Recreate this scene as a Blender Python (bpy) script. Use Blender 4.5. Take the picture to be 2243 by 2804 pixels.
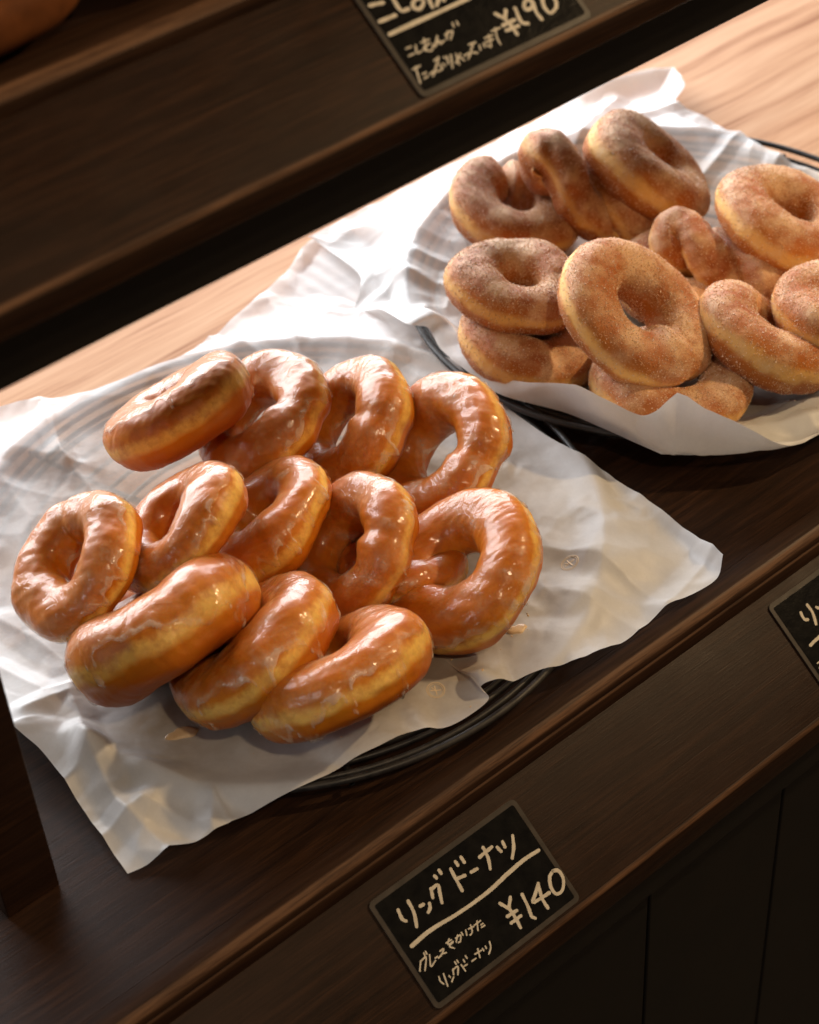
import bpy, bmesh, math, random
import numpy as np
from mathutils import Matrix, Vector

sc = bpy.context.scene
for o in list(bpy.data.objects):
    bpy.data.objects.remove(o, do_unlink=True)

# ------------------------------------------------------------------ camera
CAM_R = np.array(((0.756343, 0.46386, -0.46128), (-0.652031, 0.477499, -0.58894), (-0.052925, 0.74621, 0.663604)))
cam_d = bpy.data.cameras.new('camera')
cam = bpy.data.objects.new('camera', cam_d)
sc.collection.objects.link(cam)
m4 = Matrix([list(CAM_R[i]) + [0] for i in range(3)] + [[0, 0, 0, 1]])
m4.translation = (0, 0, 0.70)
cam.matrix_world = m4
cam_d.sensor_fit = 'HORIZONTAL'
cam_d.sensor_width = 24.0
cam_d.lens = 56.17
cam_d.clip_start = 0.02
cam_d.clip_end = 60
cam_d.dof.use_dof = True
cam_d.dof.focus_distance = 0.96
cam_d.dof.aperture_fstop = 8.0
sc.camera = cam

# ------------------------------------------------------------------ light
world = bpy.data.worlds.new('World')
sc.world = world
world.use_nodes = True
bg = world.node_tree.nodes['Background']
bg.inputs['Color'].default_value = (0.90, 0.80, 0.72, 1)
bg.inputs['Strength'].default_value = 0.035


def area(name, loc, target, sx, sy, power, color, spread=180):
    l = bpy.data.lights.new(name, 'AREA')
    l.shape = 'RECTANGLE'
    l.size = sx
    l.size_y = sy
    l.energy = power
    l.color = color
    l.spread = math.radians(spread)
    o = bpy.data.objects.new(name, l)
    sc.collection.objects.link(o)
    o.location = loc
    d = Vector(target) - Vector(loc)
    o.rotation_euler = d.to_track_quat('-Z', 'Y').to_euler()
    return o


area('window_light', (0.95, 2.0, 0.62), (0.68, 0.6, 0.1), 2.4, 1.1, 87, (0.96, 0.97, 1.0))
area('side_fill_light', (-1.3, 0.45, 1.0), (0.45, 0.55, 0.0), 0.9, 0.7, 9.5, (0.97, 0.97, 1.0))  # soft fill added from the left to brighten the front paper
area('shop_light', (1.5, -1.4, 0.45), (0.5, 0.5, 0.0), 1.5, 0.45, 4, (1.0, 0.60, 0.30))


def lamp(name, loc, power, r=0.03, color=(1.0, 0.66, 0.32)):
    l = bpy.data.lights.new(name, 'POINT')
    l.energy = power
    l.color = color
    l.shadow_soft_size = r
    o = bpy.data.objects.new(name, l)
    sc.collection.objects.link(o)
    o.location = loc
    return o


lamp('ceiling_spot_lamp', (1.60, 0.0, 1.15), 60.0, 0.03, (1.0, 0.70, 0.38))
lamp('ceiling_spot_lamp', (0.15, -0.65, 1.75), 32.0, 0.06, (1.0, 0.74, 0.46))

sc.view_settings.view_transform = 'Standard'
sc.view_settings.look = 'None'
sc.view_settings.exposure = 0.0
sc.view_settings.gamma = 1.0
sc.view_settings.use_curve_mapping = False
sc.render.engine = 'CYCLES'
sc.cycles.use_denoising = True
sc.cycles.max_bounces = 10
sc.cycles.transparent_max_bounces = 16
sc.cycles.transmission_bounces = 8
sc.cycles.sample_clamp_indirect = 6.0
sc.cycles.caustics_reflective = False
sc.cycles.caustics_refractive = False


# ------------------------------------------------------------------ node helpers
class NT:
    def __init__(self, name):
        self.m = bpy.data.materials.new(name)
        self.m.use_nodes = True
        self.t = self.m.node_tree
        self.t.nodes.clear()
        self.out = self.t.nodes.new('ShaderNodeOutputMaterial')

    def n(self, kind, **kw):
        nd = self.t.nodes.new('ShaderNode' + kind)
        for k, v in kw.items():
            setattr(nd, k, v)
        return nd

    def set(self, sock, v):
        if hasattr(v, 'outputs'):
            v = v.outputs[0]
        if isinstance(v, bpy.types.NodeSocket):
            self.t.links.new(v, sock)
        elif isinstance(v, (tuple, list)) and len(v) == 3 and sock.type == 'RGBA':
            sock.default_value = (*v, 1)
        else:
            sock.default_value = v

    def coord(self, which='Object', scale=(1, 1, 1), rot=(0, 0, 0)):
        tc = self.n('TexCoord')
        mp = self.n('Mapping')
        mp.inputs['Scale'].default_value = scale
        mp.inputs['Rotation'].default_value = rot
        self.t.links.new(tc.outputs[which], mp.inputs['Vector'])
        return mp.outputs[0]

    def noise(self, vec, scale, detail=3, rough=0.5, dist=0.0):
        nd = self.n('TexNoise')
        self.set(nd.inputs['Vector'], vec)
        nd.inputs['Scale'].default_value = scale
        nd.inputs['Detail'].default_value = detail
        nd.inputs['Roughness'].default_value = rough
        nd.inputs['Distortion'].default_value = dist
        return nd.outputs['Fac']

    def voronoi(self, vec, scale, feature='F1'):
        nd = self.n('TexVoronoi', feature=feature)
        self.set(nd.inputs['Vector'], vec)
        nd.inputs['Scale'].default_value = scale
        return nd.outputs['Distance']

    def ramp(self, fac, stops):
        nd = self.n('ValToRGB')
        cr = nd.color_ramp
        while len(cr.elements) > 1:
            cr.elements.remove(cr.elements[-1])
        for i, (p, c) in enumerate(stops):
            e = cr.elements[0] if i == 0 else cr.elements.new(p)
            e.position = p
            e.color = (*c, 1) if isinstance(c, (tuple, list)) else (c, c, c, 1)
        self.set(nd.inputs[0], fac)
        return nd.outputs[0]

    def math(self, op, a, b=0.0, c=0.0, clamp=False):
        nd = self.n('Math', operation=op, use_clamp=clamp)
        self.set(nd.inputs[0], a)
        self.set(nd.inputs[1], b)
        self.set(nd.inputs[2], c)
        return nd.outputs[0]

    def mix(self, fac, a, b, blend='MIX'):
        nd = self.n('Mix', data_type='RGBA', blend_type=blend)
        self.set(nd.inputs[0], fac)
        self.set(nd.inputs[6], a)
        self.set(nd.inputs[7], b)
        return nd.outputs[2]

    def attr(self, name):
        return self.n('Attribute', attribute_name=name).outputs['Fac']

    def bump(self, h, strength, dist=0.001, normal=None):
        nd = self.n('Bump')
        self.set(nd.inputs['Height'], h)
        nd.inputs['Strength'].default_value = strength
        nd.inputs['Distance'].default_value = dist
        if normal is not None:
            self.set(nd.inputs['Normal'], normal)
        return nd.outputs[0]

    def principled(self, color, rough, normal=None, **kw):
        p = self.n('BsdfPrincipled')
        self.set(p.inputs['Base Color'], color)
        self.set(p.inputs['Roughness'], rough)
        if normal is not None:
            self.set(p.inputs['Normal'], normal)
        for k, v in kw.items():
            self.set(p.inputs[k.replace('_', ' ')], v)
        return p.outputs[0]

    def schlick(self, f0, normal):
        """Mirror share at the outer face only, so that light leaving from below is let through."""
        ge = self.n('NewGeometry')
        dt = self.n('VectorMath', operation='DOT_PRODUCT')
        self.set(dt.inputs[0], normal)
        self.set(dt.inputs[1], ge.outputs['Incoming'])
        c = self.math('SUBTRACT', 1.0, self.math('ABSOLUTE', dt.outputs['Value']), clamp=True)
        f = self.math('ADD', self.math('MULTIPLY', self.math('POWER', c, 5.0), 1.0 - f0), f0)
        return self.math('MULTIPLY', f, self.math('SUBTRACT', 1.0, ge.outputs['Backfacing']))

    def mixsh(self, fac, a, b):
        nd = self.n('MixShader')
        self.set(nd.inputs[0], fac)
        self.set(nd.inputs[1], a)
        self.set(nd.inputs[2], b)
        return nd.outputs[0]

    def done(self, sh):
        self.t.links.new(sh, self.out.inputs['Surface'])
        return self.m


# ------------------------------------------------------------------ materials
def mat_dark_wood():
    k = NT('dark stained wood')
    v = k.coord('Object', (1.6, 34.0, 34.0))
    g1 = k.noise(v, 7, 6, 0.65, 0.8)
    v2 = k.coord('Object', (9.0, 260.0, 260.0))
    g2 = k.noise(v2, 5, 4, 0.65, 0.3)
    blot = k.noise(k.coord('Object'), 7, 3, 0.6)
    g = k.math('ADD', k.math('MULTIPLY', g1, 0.6), k.math('MULTIPLY', g2, 0.4))
    col = k.ramp(g, [(0.34, (0.006, 0.0027, 0.0015)), (0.5, (0.020, 0.0088, 0.0043)), (0.68, (0.050, 0.0215, 0.0096))])
    col = k.mix(k.ramp(blot, [(0.35, 0.0), (0.75, 0.6)]), col, (0.026, 0.014, 0.010))
    scr = k.noise(k.coord('Object', (60, 900, 900)), 1.0, 2, 0.5)
    rough = k.ramp(k.noise(k.coord('Object'), 16, 5, 0.65), [(0.3, 0.34), (0.7, 0.52)])
    nb = k.bump(g2, 0.16, 0.0008)
    nb = k.bump(scr, 0.05, 0.0004, nb)
    return k.done(k.principled(col, rough, nb, Specular_IOR_Level=0.14))


def mat_edge_wood():
    # the moulding, its arris paler in streaks: worn lacquer and a painted lamp highlight
    k = NT('worn moulding with painted highlight')
    v = k.coord('Object', (3.0, 60.0, 60.0))
    g = k.noise(v, 6, 5, 0.6, 0.5)
    col = k.ramp(g, [(0.3, (0.010, 0.0045, 0.0026)), (0.7, (0.034, 0.0145, 0.007))])
    wear_glint = k.noise(k.coord('Object', (9, 160, 160)), 2.2, 5, 0.7)
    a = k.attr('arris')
    w = k.math('MULTIPLY', a, k.ramp(wear_glint, [(0.40, 0.25), (0.60, 1.0)]))
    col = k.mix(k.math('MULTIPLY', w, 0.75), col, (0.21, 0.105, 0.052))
    nb = k.bump(g, 0.2, 0.0008)
    return k.done(k.principled(col, k.ramp(wear_glint, [(0.3, 0.38), (0.7, 0.55)]), nb, Specular_IOR_Level=0.2))


def mat_light_wood():  # striped pale wood with the window glare put into its colour
    k = NT('pale glare slab')
    wv = k.noise(k.coord('Object'), 3.0, 2, 0.5)
    mp = k.n('Mapping')
    tc = k.n('TexCoord')
    k.t.links.new(tc.outputs['Object'], mp.inputs['Vector'])
    mp.inputs['Rotation'].default_value = (0, 0, math.radians(6))
    mp.inputs['Scale'].default_value = (1.2, 26, 1)
    ad = k.n('VectorMath', operation='ADD')
    sc_ = k.n('VectorMath', operation='SCALE')
    cb = k.n('CombineXYZ')
    k.set(cb.inputs[1], wv)
    k.set(sc_.inputs[0], cb.outputs[0])
    sc_.inputs['Scale'].default_value = 1.6
    k.set(ad.inputs[0], mp.outputs[0])
    k.set(ad.inputs[1], sc_.outputs[0])
    g = k.noise(ad.outputs[0], 3.0, 6, 0.62, 0.4)
    f = k.noise(k.coord('Object', (6, 220, 1), (0, 0, math.radians(6))), 3.0, 3, 0.6)
    gg = k.math('ADD', k.math('MULTIPLY', g, 0.75), k.math('MULTIPLY', f, 0.25))
    col = k.ramp(gg, [(0.36, (0.36, 0.150, 0.068)), (0.48, (0.60, 0.315, 0.165)), (0.62, (0.70, 0.40, 0.225))])
    return k.done(k.principled(col, k.ramp(g, [(0.3, 0.62), (0.7, 0.52)]), k.bump(gg, 0.1, 0.0006), Specular_IOR_Level=0.12))


def mat_black_wire():
    k = NT('black lacquered wire')
    v = k.coord('Object')
    col = k.ramp(k.noise(v, 160, 4, 0.6), [(0.35, (0.010, 0.009, 0.009)), (0.75, (0.035, 0.030, 0.027))])
    return k.done(k.principled(col, k.ramp(k.noise(v, 90, 3), [(0.3, 0.36), (0.7, 0.56)]), k.bump(k.noise(v, 500, 3), 0.2, 0.0004)))


def mat_paper():
    k = NT('waxed white paper')
    v = k.coord('Object')
    fib = k.noise(v, 900, 4, 0.7)
    cloud = k.noise(v, 60, 5, 0.65)
    grease = k.attr('grease')
    blot = k.ramp(k.math('ADD', k.math('MULTIPLY', grease, 0.75), k.math('MULTIPLY', k.noise(v, 38, 4, 0.55), 0.34)), [(0.36, 0.0), (0.72, 1.0)])
    see = k.math('ADD', k.math('MULTIPLY', k.ramp(cloud, [(0.3, 0.15), (0.7, 0.26)]), 1.0), k.math('MULTIPLY', blot, 0.42))
    col = k.mix(fib, (0.84, 0.83, 0.82), (0.92, 0.915, 0.91))
    col = k.mix(k.math('MULTIPLY', blot, 0.80), col, (0.60, 0.42, 0.24))
    nb = k.bump(k.noise(v, 320, 4, 0.6), 0.16, 0.0005)
    nb = k.bump(k.voronoi(k.coord('Object', (1, 1, 0.2)), 70), 0.12, 0.0025, nb)
    di = k.n('BsdfDiffuse')
    tr = k.n('BsdfTranslucent')
    for b in (di, tr):
        k.set(b.inputs['Color'], col)
        k.set(b.inputs['Normal'], nb)
    tp = k.n('BsdfTransparent')
    tp.inputs['Color'].default_value = (0.98, 0.97, 0.95, 1)
    gl = k.n('BsdfGlossy')
    gl.inputs['Roughness'].default_value = 0.42
    k.set(gl.inputs['Normal'], nb)
    body = k.mixsh(0.26, di.outputs[0], tr.outputs[0])
    body = k.mixsh(see, body, tp.outputs[0])
    return k.done(k.mixsh(k.math('MULTIPLY', k.schlick(0.035, nb), 0.8), body, gl.outputs[0]))


def dough_color(k, v, top, mid, band, low):
    lat = k.attr('lat')
    outer = k.attr('outer')
    w = k.math('MULTIPLY', k.math('SUBTRACT', k.noise(v, 36, 3, 0.55), 0.5), 0.8)
    w2 = k.math('MULTIPLY', k.math('SUBTRACT', k.noise(v, 260, 3, 0.6), 0.5), 0.20)
    l = k.math('ADD', k.math('ADD', lat, w), w2)
    x = k.math('ADD', k.math('MULTIPLY', l, 0.5), 0.5)
    c_side = k.ramp(x, [(0.14, low), (0.37, mid), (0.465, band), (0.535, band), (0.65, mid), (0.88, top)])
    c_in = k.ramp(x, [(0.15, low), (0.5, mid), (0.85, top)])
    c = k.mix(k.math('MULTIPLY', outer, 1.0, clamp=True), c_in, c_side)
    return k.mix(k.attr('brown'), c, k.mix(1.0, c, (0.78, 0.66, 0.58), 'MULTIPLY')), l


def mat_dough():
    k = NT('golden fried dough')
    v = k.coord('Object')
    col, l = dough_color(k, v, (0.56, 0.160, 0.005), (0.68, 0.235, 0.008), (0.96, 0.62, 0.15), (0.46, 0.112, 0.004))
    spots = k.ramp(k.noise(v, 130, 4, 0.7), [(0.42, 0.0), (0.72, 0.55)])
    col = k.mix(spots, col, (0.38, 0.082, 0.004))
    h = k.math('ADD', k.noise(v, 330, 4, 0.65), k.math('MULTIPLY', k.noise(v, 110, 3, 0.6), 1.5))
    nb = k.bump(h, 0.25, 0.0007)
    return k.done(k.principled(col, 0.42, nb, Subsurface_Weight=0.4, Subsurface_Radius=(1.0, 0.38, 0.12), Subsurface_Scale=0.004, Specular_IOR_Level=0.5))


def mat_glaze():
    k = NT('thin sugar glaze')
    v = k.coord('Object')
    th = k.attr('thick')
    streak = k.noise(v, 75, 5, 0.68, 0.8)
    crk = k.voronoi(v, 190, 'DISTANCE_TO_EDGE')
    crack = k.ramp(crk, [(0.0, 1.0), (0.10, 0.0)])
    patch = k.ramp(k.noise(v, 48, 3, 0.6), [(0.46, 0.0), (0.60, 1.0)])
    dens = k.math('ADD', k.math('MULTIPLY', k.ramp(th, [(0.3, 0.0), (0.55, 0.03), (0.80, 0.14), (1.1, 0.34)]), k.ramp(k.noise(v, 62, 3, 0.6), [(0.40, 0.1), (0.60, 1.0)])), k.ramp(streak, [(0.50, 0.0), (0.78, 0.16)]))
    milk = k.math('MULTIPLY', k.attr('milk'), k.ramp(k.noise(v, 30, 4, 0.6, 0.5), [(0.40, 0.0), (0.72, 0.15)]))
    dens = k.math('ADD', dens, milk)
    dens = k.math('ADD', dens, k.math('MULTIPLY', k.math('MULTIPLY', crack, patch), 0.05), clamp=True)
    h = k.math('ADD', k.noise(v, 110, 4, 0.6, 1.2), k.math('MULTIPLY', k.noise(v, 380, 3, 0.6), 0.35))
    web = k.ramp(k.voronoi(k.coord('Object', (1, 1, 1)), 135, 'DISTANCE_TO_EDGE'), [(0.0, 1.0), (0.09, 0.0)])
    nb = k.bump(h, 0.22, 0.0012)
    nb = k.bump(k.math('MULTIPLY', web, patch), 0.32, 0.0006, nb)
    nb = k.bump(k.math('MULTIPLY', k.noise(v, 600, 2), patch), 0.22, 0.0005, nb)
    tp = k.n('BsdfTransparent')
    tp.inputs['Color'].default_value = (0.985, 0.975, 0.965, 1)
    di = k.principled(k.ramp(dens, [(0.04, (0.86, 0.40, 0.11)), (0.16, (0.90, 0.60, 0.33)), (0.40, (0.93, 0.80, 0.66))]), 0.5, nb, Specular_IOR_Level=0.0)
    body = k.mixsh(dens, tp.outputs[0], di)
    gl = k.n('BsdfGlossy')
    k.set(gl.inputs['Roughness'], k.ramp(streak, [(0.35, 0.07), (0.65, 0.20)]))
    k.set(gl.inputs['Normal'], nb)
    return k.done(k.mixsh(k.math('MULTIPLY', k.schlick(0.042, nb), 0.74), body, gl.outputs[0]))


def mat_sugar_dough():
    k = NT('cinnamon sugared dough')
    v = k.coord('Object')
    col, l = dough_color(k, v, (0.41, 0.103, 0.004), (0.55, 0.168, 0.007), (0.92, 0.54, 0.15), (0.36, 0.095, 0.006))
    fine = k.noise(v, 1100, 3, 0.75)
    clump = k.noise(v, 90, 5, 0.7)
    s = k.math('ADD', k.math('MULTIPLY', fine, 0.62), k.math('MULTIPLY', clump, 0.55))
    up = k.math('MULTIPLY', k.math('ADD', k.attr('lat'), 0.25), 0.13)
    dust = k.ramp(k.math('ADD', s, up), [(0.56, 0.0), (0.78, 0.66)])
    bare = k.ramp(k.noise(v, 42, 3, 0.6), [(0.38, 0.08), (0.60, 1.0)])
    dust = k.math('MULTIPLY', dust, bare)
    col = k.mix(dust, col, (0.86, 0.61, 0.36))
    speck = k.ramp(k.noise(v, 700, 2, 0.6), [(0.60, 0.0), (0.74, 0.15)])
    col = k.mix(speck, col, (0.24, 0.085, 0.028))
    h = k.math('ADD', fine, k.math('MULTIPLY', clump, 0.3))
    nb = k.bump(h, 0.5, 0.0006)
    return k.done(k.principled(col, 0.62, nb, Subsurface_Weight=0.15, Subsurface_Radius=(1.0, 0.38, 0.12), Subsurface_Scale=0.003, Sheen_Weight=0.15, Sheen_Roughness=0.35, Sheen_Tint=(1.0, 0.86, 0.76, 1.0)))


def mat_sugar():
    k = NT('sugar crystals')
    v = k.coord('Object')
    col = k.ramp(k.noise(v, 900, 1), [(0.42, (0.60, 0.29, 0.09)), (0.56, (0.84, 0.61, 0.40)), (0.72, (0.94, 0.86, 0.77))])
    return k.done(k.principled(col, 0.28, None, Specular_IOR_Level=0.55))


def mat_simple(name, c1, c2, scale, rough, bump=0.0, **kw):
    k = NT(name)
    v = k.coord('Object')
    f = k.noise(v, scale, 4, 0.6)
    nb = k.bump(f, bump, 0.001) if bump else None
    return k.done(k.principled(k.ramp(f, [(0.3, c1), (0.7, c2)]), rough, nb, **kw))


def mat_chalk():
    k = NT('laminated black card')
    v = k.coord('Object')
    f = k.noise(v, 140, 4, 0.6)
    col = k.ramp(f, [(0.3, (0.0045, 0.0042, 0.004)), (0.75, (0.011, 0.010, 0.0085))])
    nb = k.bump(k.noise(v, 210, 4, 0.65), 0.22, 0.0010)
    return k.done(k.principled(col, 0.16, nb, Specular_IOR_Level=0.35))


M = dict(dark=mat_dark_wood(), edge=mat_edge_wood(), light=mat_light_wood(), wire=mat_black_wire(), paper=mat_paper(),
         dough=mat_dough(), glaze=mat_glaze(), sdough=mat_sugar_dough(), sugar=mat_sugar(), chalk=mat_chalk(),
         lam=mat_simple('clear laminate edge', (0.040, 0.033, 0.026), (0.066, 0.054, 0.043), 120, 0.28, 0.1),
         ink=mat_simple('pale chalk marker', (0.50, 0.44, 0.34), (0.66, 0.60, 0.48), 420, 0.7),
         print=mat_simple('tan printed ink', (0.72, 0.57, 0.38), (0.80, 0.66, 0.47), 300, 0.6),
         drop=mat_simple('set sugar glaze', (0.62, 0.43, 0.24), (0.72, 0.54, 0.34), 200, 0.3, 0.15),
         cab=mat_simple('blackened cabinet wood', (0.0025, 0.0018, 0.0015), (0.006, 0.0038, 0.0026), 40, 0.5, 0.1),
         crust=mat_simple('dark bread crust', (0.012, 0.004, 0.0015), (0.15, 0.046, 0.011), 30, 0.75, 0.4, Specular_IOR_Level=0.15),
         floor=mat_simple('dim shop floor', (0.035, 0.03, 0.027), (0.06, 0.052, 0.046), 6, 0.6))

# ------------------------------------------------------------------ mesh helpers
C = sc.collection


def mesh_obj(name, V, F, mat, parent=None, smooth=True, attrs=None, matrix=None):
    me = bpy.data.meshes.new(name)
    V = np.asarray(V, dtype=np.float32)
    if isinstance(F, np.ndarray):
        n, k = F.shape
        me.vertices.add(len(V))
        me.vertices.foreach_set('co', V.ravel())
        me.loops.add(n * k)
        me.loops.foreach_set('vertex_index', F.astype(np.int32).ravel())
        me.polygons.add(n)
        me.polygons.foreach_set('loop_start', np.arange(0, n * k, k, dtype=np.int32))
        me.polygons.foreach_set('loop_total', np.full(n, k, dtype=np.int32))
        me.update(calc_edges=True)
        me.validate()
    else:
        me.from_pydata([tuple(v) for v in V], [], F)
        me.update()
        b_ = bmesh.new()
        b_.from_mesh(me)
        bmesh.ops.recalc_face_normals(b_, faces=b_.faces)
        b_.to_mesh(me)
        b_.free()
    me.polygons.foreach_set('use_smooth', np.ones(len(me.polygons), dtype=bool) if smooth or not isinstance(F, np.ndarray) else np.zeros(len(me.polygons), dtype=bool))
    if not smooth and not isinstance(F, np.ndarray):
        me.set_sharp_from_angle(angle=math.radians(34))
    for k, a in (attrs or {}).items():
        at = me.attributes.new(k, 'FLOAT', 'POINT')
        at.data.foreach_set('value', np.asarray(a, dtype=np.float32).ravel())
    me.materials.append(mat)
    o = bpy.data.objects.new(name, me)
    C.objects.link(o)
    if parent is not None:
        o.parent = parent
    if matrix is not None:
        o.matrix_world = matrix
    return o


def thing(name, label, cat, loc=(0, 0, 0), group=None, matrix=None):
    o = bpy.data.objects.new(name, None)
    o.empty_display_size = 0.02
    C.objects.link(o)
    if matrix is not None:
        o.matrix_world = matrix
    else:
        o.location = loc
    o['label'] = label
    o['category'] = cat
    if group:
        o['group'] = group
    return o


def grid_faces(nu, nv, cu, cv):
    iu = np.arange(nu if cu else nu - 1)
    iv = np.arange(nv if cv else nv - 1)
    a, b = np.meshgrid(iu, iv, indexing='ij')
    a2, b2 = (a + 1) % nu, (b + 1) % nv
    return np.stack([a * nv + b, a2 * nv + b, a2 * nv + b2, a * nv + b2], -1).reshape(-1, 4)


def extrude_x(name, prof, x0, x1, mat, parent, nx=2, closed=True, arris=None, bevel=0):
    """A (y, z) outline swept along X, both ends capped."""
    prof = np.array(prof)
    n = len(prof)
    xs = np.linspace(x0, x1, nx)
    V = np.concatenate([np.c_[np.full(n, x), prof] for x in xs])
    F = []
    for i in range(nx - 1):
        for j in range(n):
            k = (j + 1) % n
            F.append((i * n + j, i * n + k, (i + 1) * n + k, (i + 1) * n + j))
    F.append(tuple(range(n))[::-1])
    F.append(tuple((nx - 1) * n + j for j in range(n)))
    at = {'arris': np.tile(np.array(arris, float), nx)} if arris is not None else None
    o = mesh_obj(name, V, F, mat, parent, smooth=False, attrs=at)
    if bevel:
        b = o.modifiers.new('bevel', 'BEVEL')
        b.width = bevel
        b.segments = 3
        b.limit_method = 'ANGLE'
    return o


def box(name, x0, x1, y0, y1, z0, z1, mat, parent, bevel=0.0015):
    o = extrude_x(name, [(y0, z0), (y1, z0), (y1, z1), (y0, z1)], x0, x1, mat, parent, bevel=bevel)
    return o


def round_profile(pts, r=0.002, seg=5):
    """Fillet every corner of a closed outline."""
    out, n = [], len(pts)
    for i in range(n):
        p0, p, p1 = (np.array(pts[(i + d) % n], float) for d in (-1, 0, 1))
        a, b = p0 - p, p1 - p
        la, lb = np.linalg.norm(a), np.linalg.norm(b)
        rr = min(r, la * 0.45, lb * 0.45)
        s, e = p + a / la * rr, p + b / lb * rr
        for t in np.linspace(0, 1, seg):
            out.append(tuple((1 - t) ** 2 * s + 2 * t * (1 - t) * p + t * t * e))
    return out

# ------------------------------------------------------------------ setting
floor = extrude_x('floor', [(-2.5, -0.95), (3.5, -0.95), (3.5, -0.90), (-2.5, -0.90)], -3, 4, M['floor'], None)
floor['kind'] = 'structure'

glare_slab = thing('window_glare_slab', 'pale glare slab behind the dark stand, a reflection painted as striped wood', 'glare_slab', (0.6, 1.1, -0.03))


def par(o, p):
    o.parent = p
    o.matrix_parent_inverse = p.matrix_world.inverted()
    return o


bpy.context.view_layer.update()
TAN = math.tan(math.radians(36.5))


def child(builder, *a, **k):
    return builder(*a, **k)


glare_slab.location = (0, 0, 0)
box('glare_slab_top', -1.2, 3.0, 0.6856, 1.75, -0.030, 0.0, M['light'], glare_slab, 0.001)  # pale slab added in place of window glare on the dark shelf
box('glare_slab_apron', -1.2, 3.0, 1.69, 1.72, -0.9, -0.031, M['light'], glare_slab, 0.001)

stand = thing('display_stand', 'dark brown stepped wooden bakery stand with slanted price rails', 'display stand')
X0, X1 = -0.25, 1.55
ROUND = [(0.470, 0.0), (0.4604, -0.0002), (0.4594, -0.0006), (0.4566, -0.0030), (0.4559, -0.0040), (0.4558, -0.0074), (0.4566, -0.0080),
         (0.4556, -0.0088), (0.4552, -0.0096), (0.4550, -0.0185), (0.4556, -0.0204), (0.4570, -0.0212), (0.470, -0.0212)]
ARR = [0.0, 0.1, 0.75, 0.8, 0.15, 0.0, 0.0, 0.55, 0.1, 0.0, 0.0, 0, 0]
box('shelf_board', X0, X1, 0.4702, 0.6836, -0.0212, 0.0, M['dark'], stand, 0.0)
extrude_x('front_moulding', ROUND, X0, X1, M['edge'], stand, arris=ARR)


def rail(y0, z0, length, lip_drop, name='price_rail', r=0.0016):
    """Slanted board for the price cards; its lower edge is a rounded lip."""
    c, s = math.cos(math.radians(36.5)), math.sin(math.radians(36.5))
    a = (y0 + 0.006 * c, z0 + 0.006 * s)
    b = (y0 - length * c, z0 - length * s)
    pts = [a, b, (b[0] - 0.0012, b[1] - 0.004), (b[0] - 0.0012, b[1] - lip_drop), (b[0] + 0.010, b[1] - lip_drop), (b[0] + 0.016, b[1] - 0.010),
           (a[0] + 0.004, a[1] - 0.009)]
    o = extrude_x(name, round_profile(pts, r, 5), X0, X1, M['dark'], stand)
    # lamp highlight along the lip, painted as a narrow bead seated on the edge
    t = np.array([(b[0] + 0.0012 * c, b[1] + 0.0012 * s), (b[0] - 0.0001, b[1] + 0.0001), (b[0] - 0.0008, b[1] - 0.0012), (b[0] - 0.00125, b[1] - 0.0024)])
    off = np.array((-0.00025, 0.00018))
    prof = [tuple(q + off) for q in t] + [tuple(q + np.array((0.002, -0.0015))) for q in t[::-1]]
    extrude_x('lip_highlight', prof, X0, X1, M['edge'], stand, arris=[0.0, 0.75, 0.85, 0.0, 0, 0, 0, 0])
    return o


low_rail = rail(0.4515, -0.0200, 0.0647, 0.0190)
# cabinet under the rail: tall boards with dark joints between them
xs = [-0.25, 0.05, 0.26, 0.4635, 0.5685, 0.84, 1.12, 1.55]
for a, b in zip(xs[:-1], xs[1:]):
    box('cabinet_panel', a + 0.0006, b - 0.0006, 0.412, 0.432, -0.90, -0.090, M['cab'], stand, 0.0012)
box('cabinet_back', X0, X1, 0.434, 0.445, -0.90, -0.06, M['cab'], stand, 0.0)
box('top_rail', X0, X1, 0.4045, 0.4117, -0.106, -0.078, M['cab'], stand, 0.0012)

post = box('support_post', 0.1765, 0.2042, 0.5385, 0.566, 0.0002, 0.300, M['dark'], stand, 0.0008)

UPD = 0.0985
UP = [(0.575, 0.3748), (0.5584, 0.3746), (0.5574, 0.3742), (0.5541, 0.3718), (0.5530, 0.3708), (0.5526, 0.3655), (0.5532, 0.3640), (0.5550, 0.3628), (0.575, 0.3628)]
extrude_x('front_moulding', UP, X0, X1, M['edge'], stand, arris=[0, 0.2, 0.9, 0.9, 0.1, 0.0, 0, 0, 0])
box('shelf_board', X0, X1, 0.5752, 0.80, 0.3628, 0.3748, M['dark'], stand, 0.0)
rail(0.5490, 0.3628, 0.0560, 0.0125)
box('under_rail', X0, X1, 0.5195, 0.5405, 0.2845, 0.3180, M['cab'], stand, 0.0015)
box('light_block_board', X0, X1, 0.720, 0.732, 0.3752, 0.62, M['dark'], stand, 0.001)  # unseen board added to keep window light off the loaves
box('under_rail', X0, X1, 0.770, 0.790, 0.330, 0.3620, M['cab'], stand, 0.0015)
box('support_post', 1.36, 1.388, 0.5385, 0.566, 0.0002, 0.300, M['dark'], stand, 0.0008)


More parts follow.
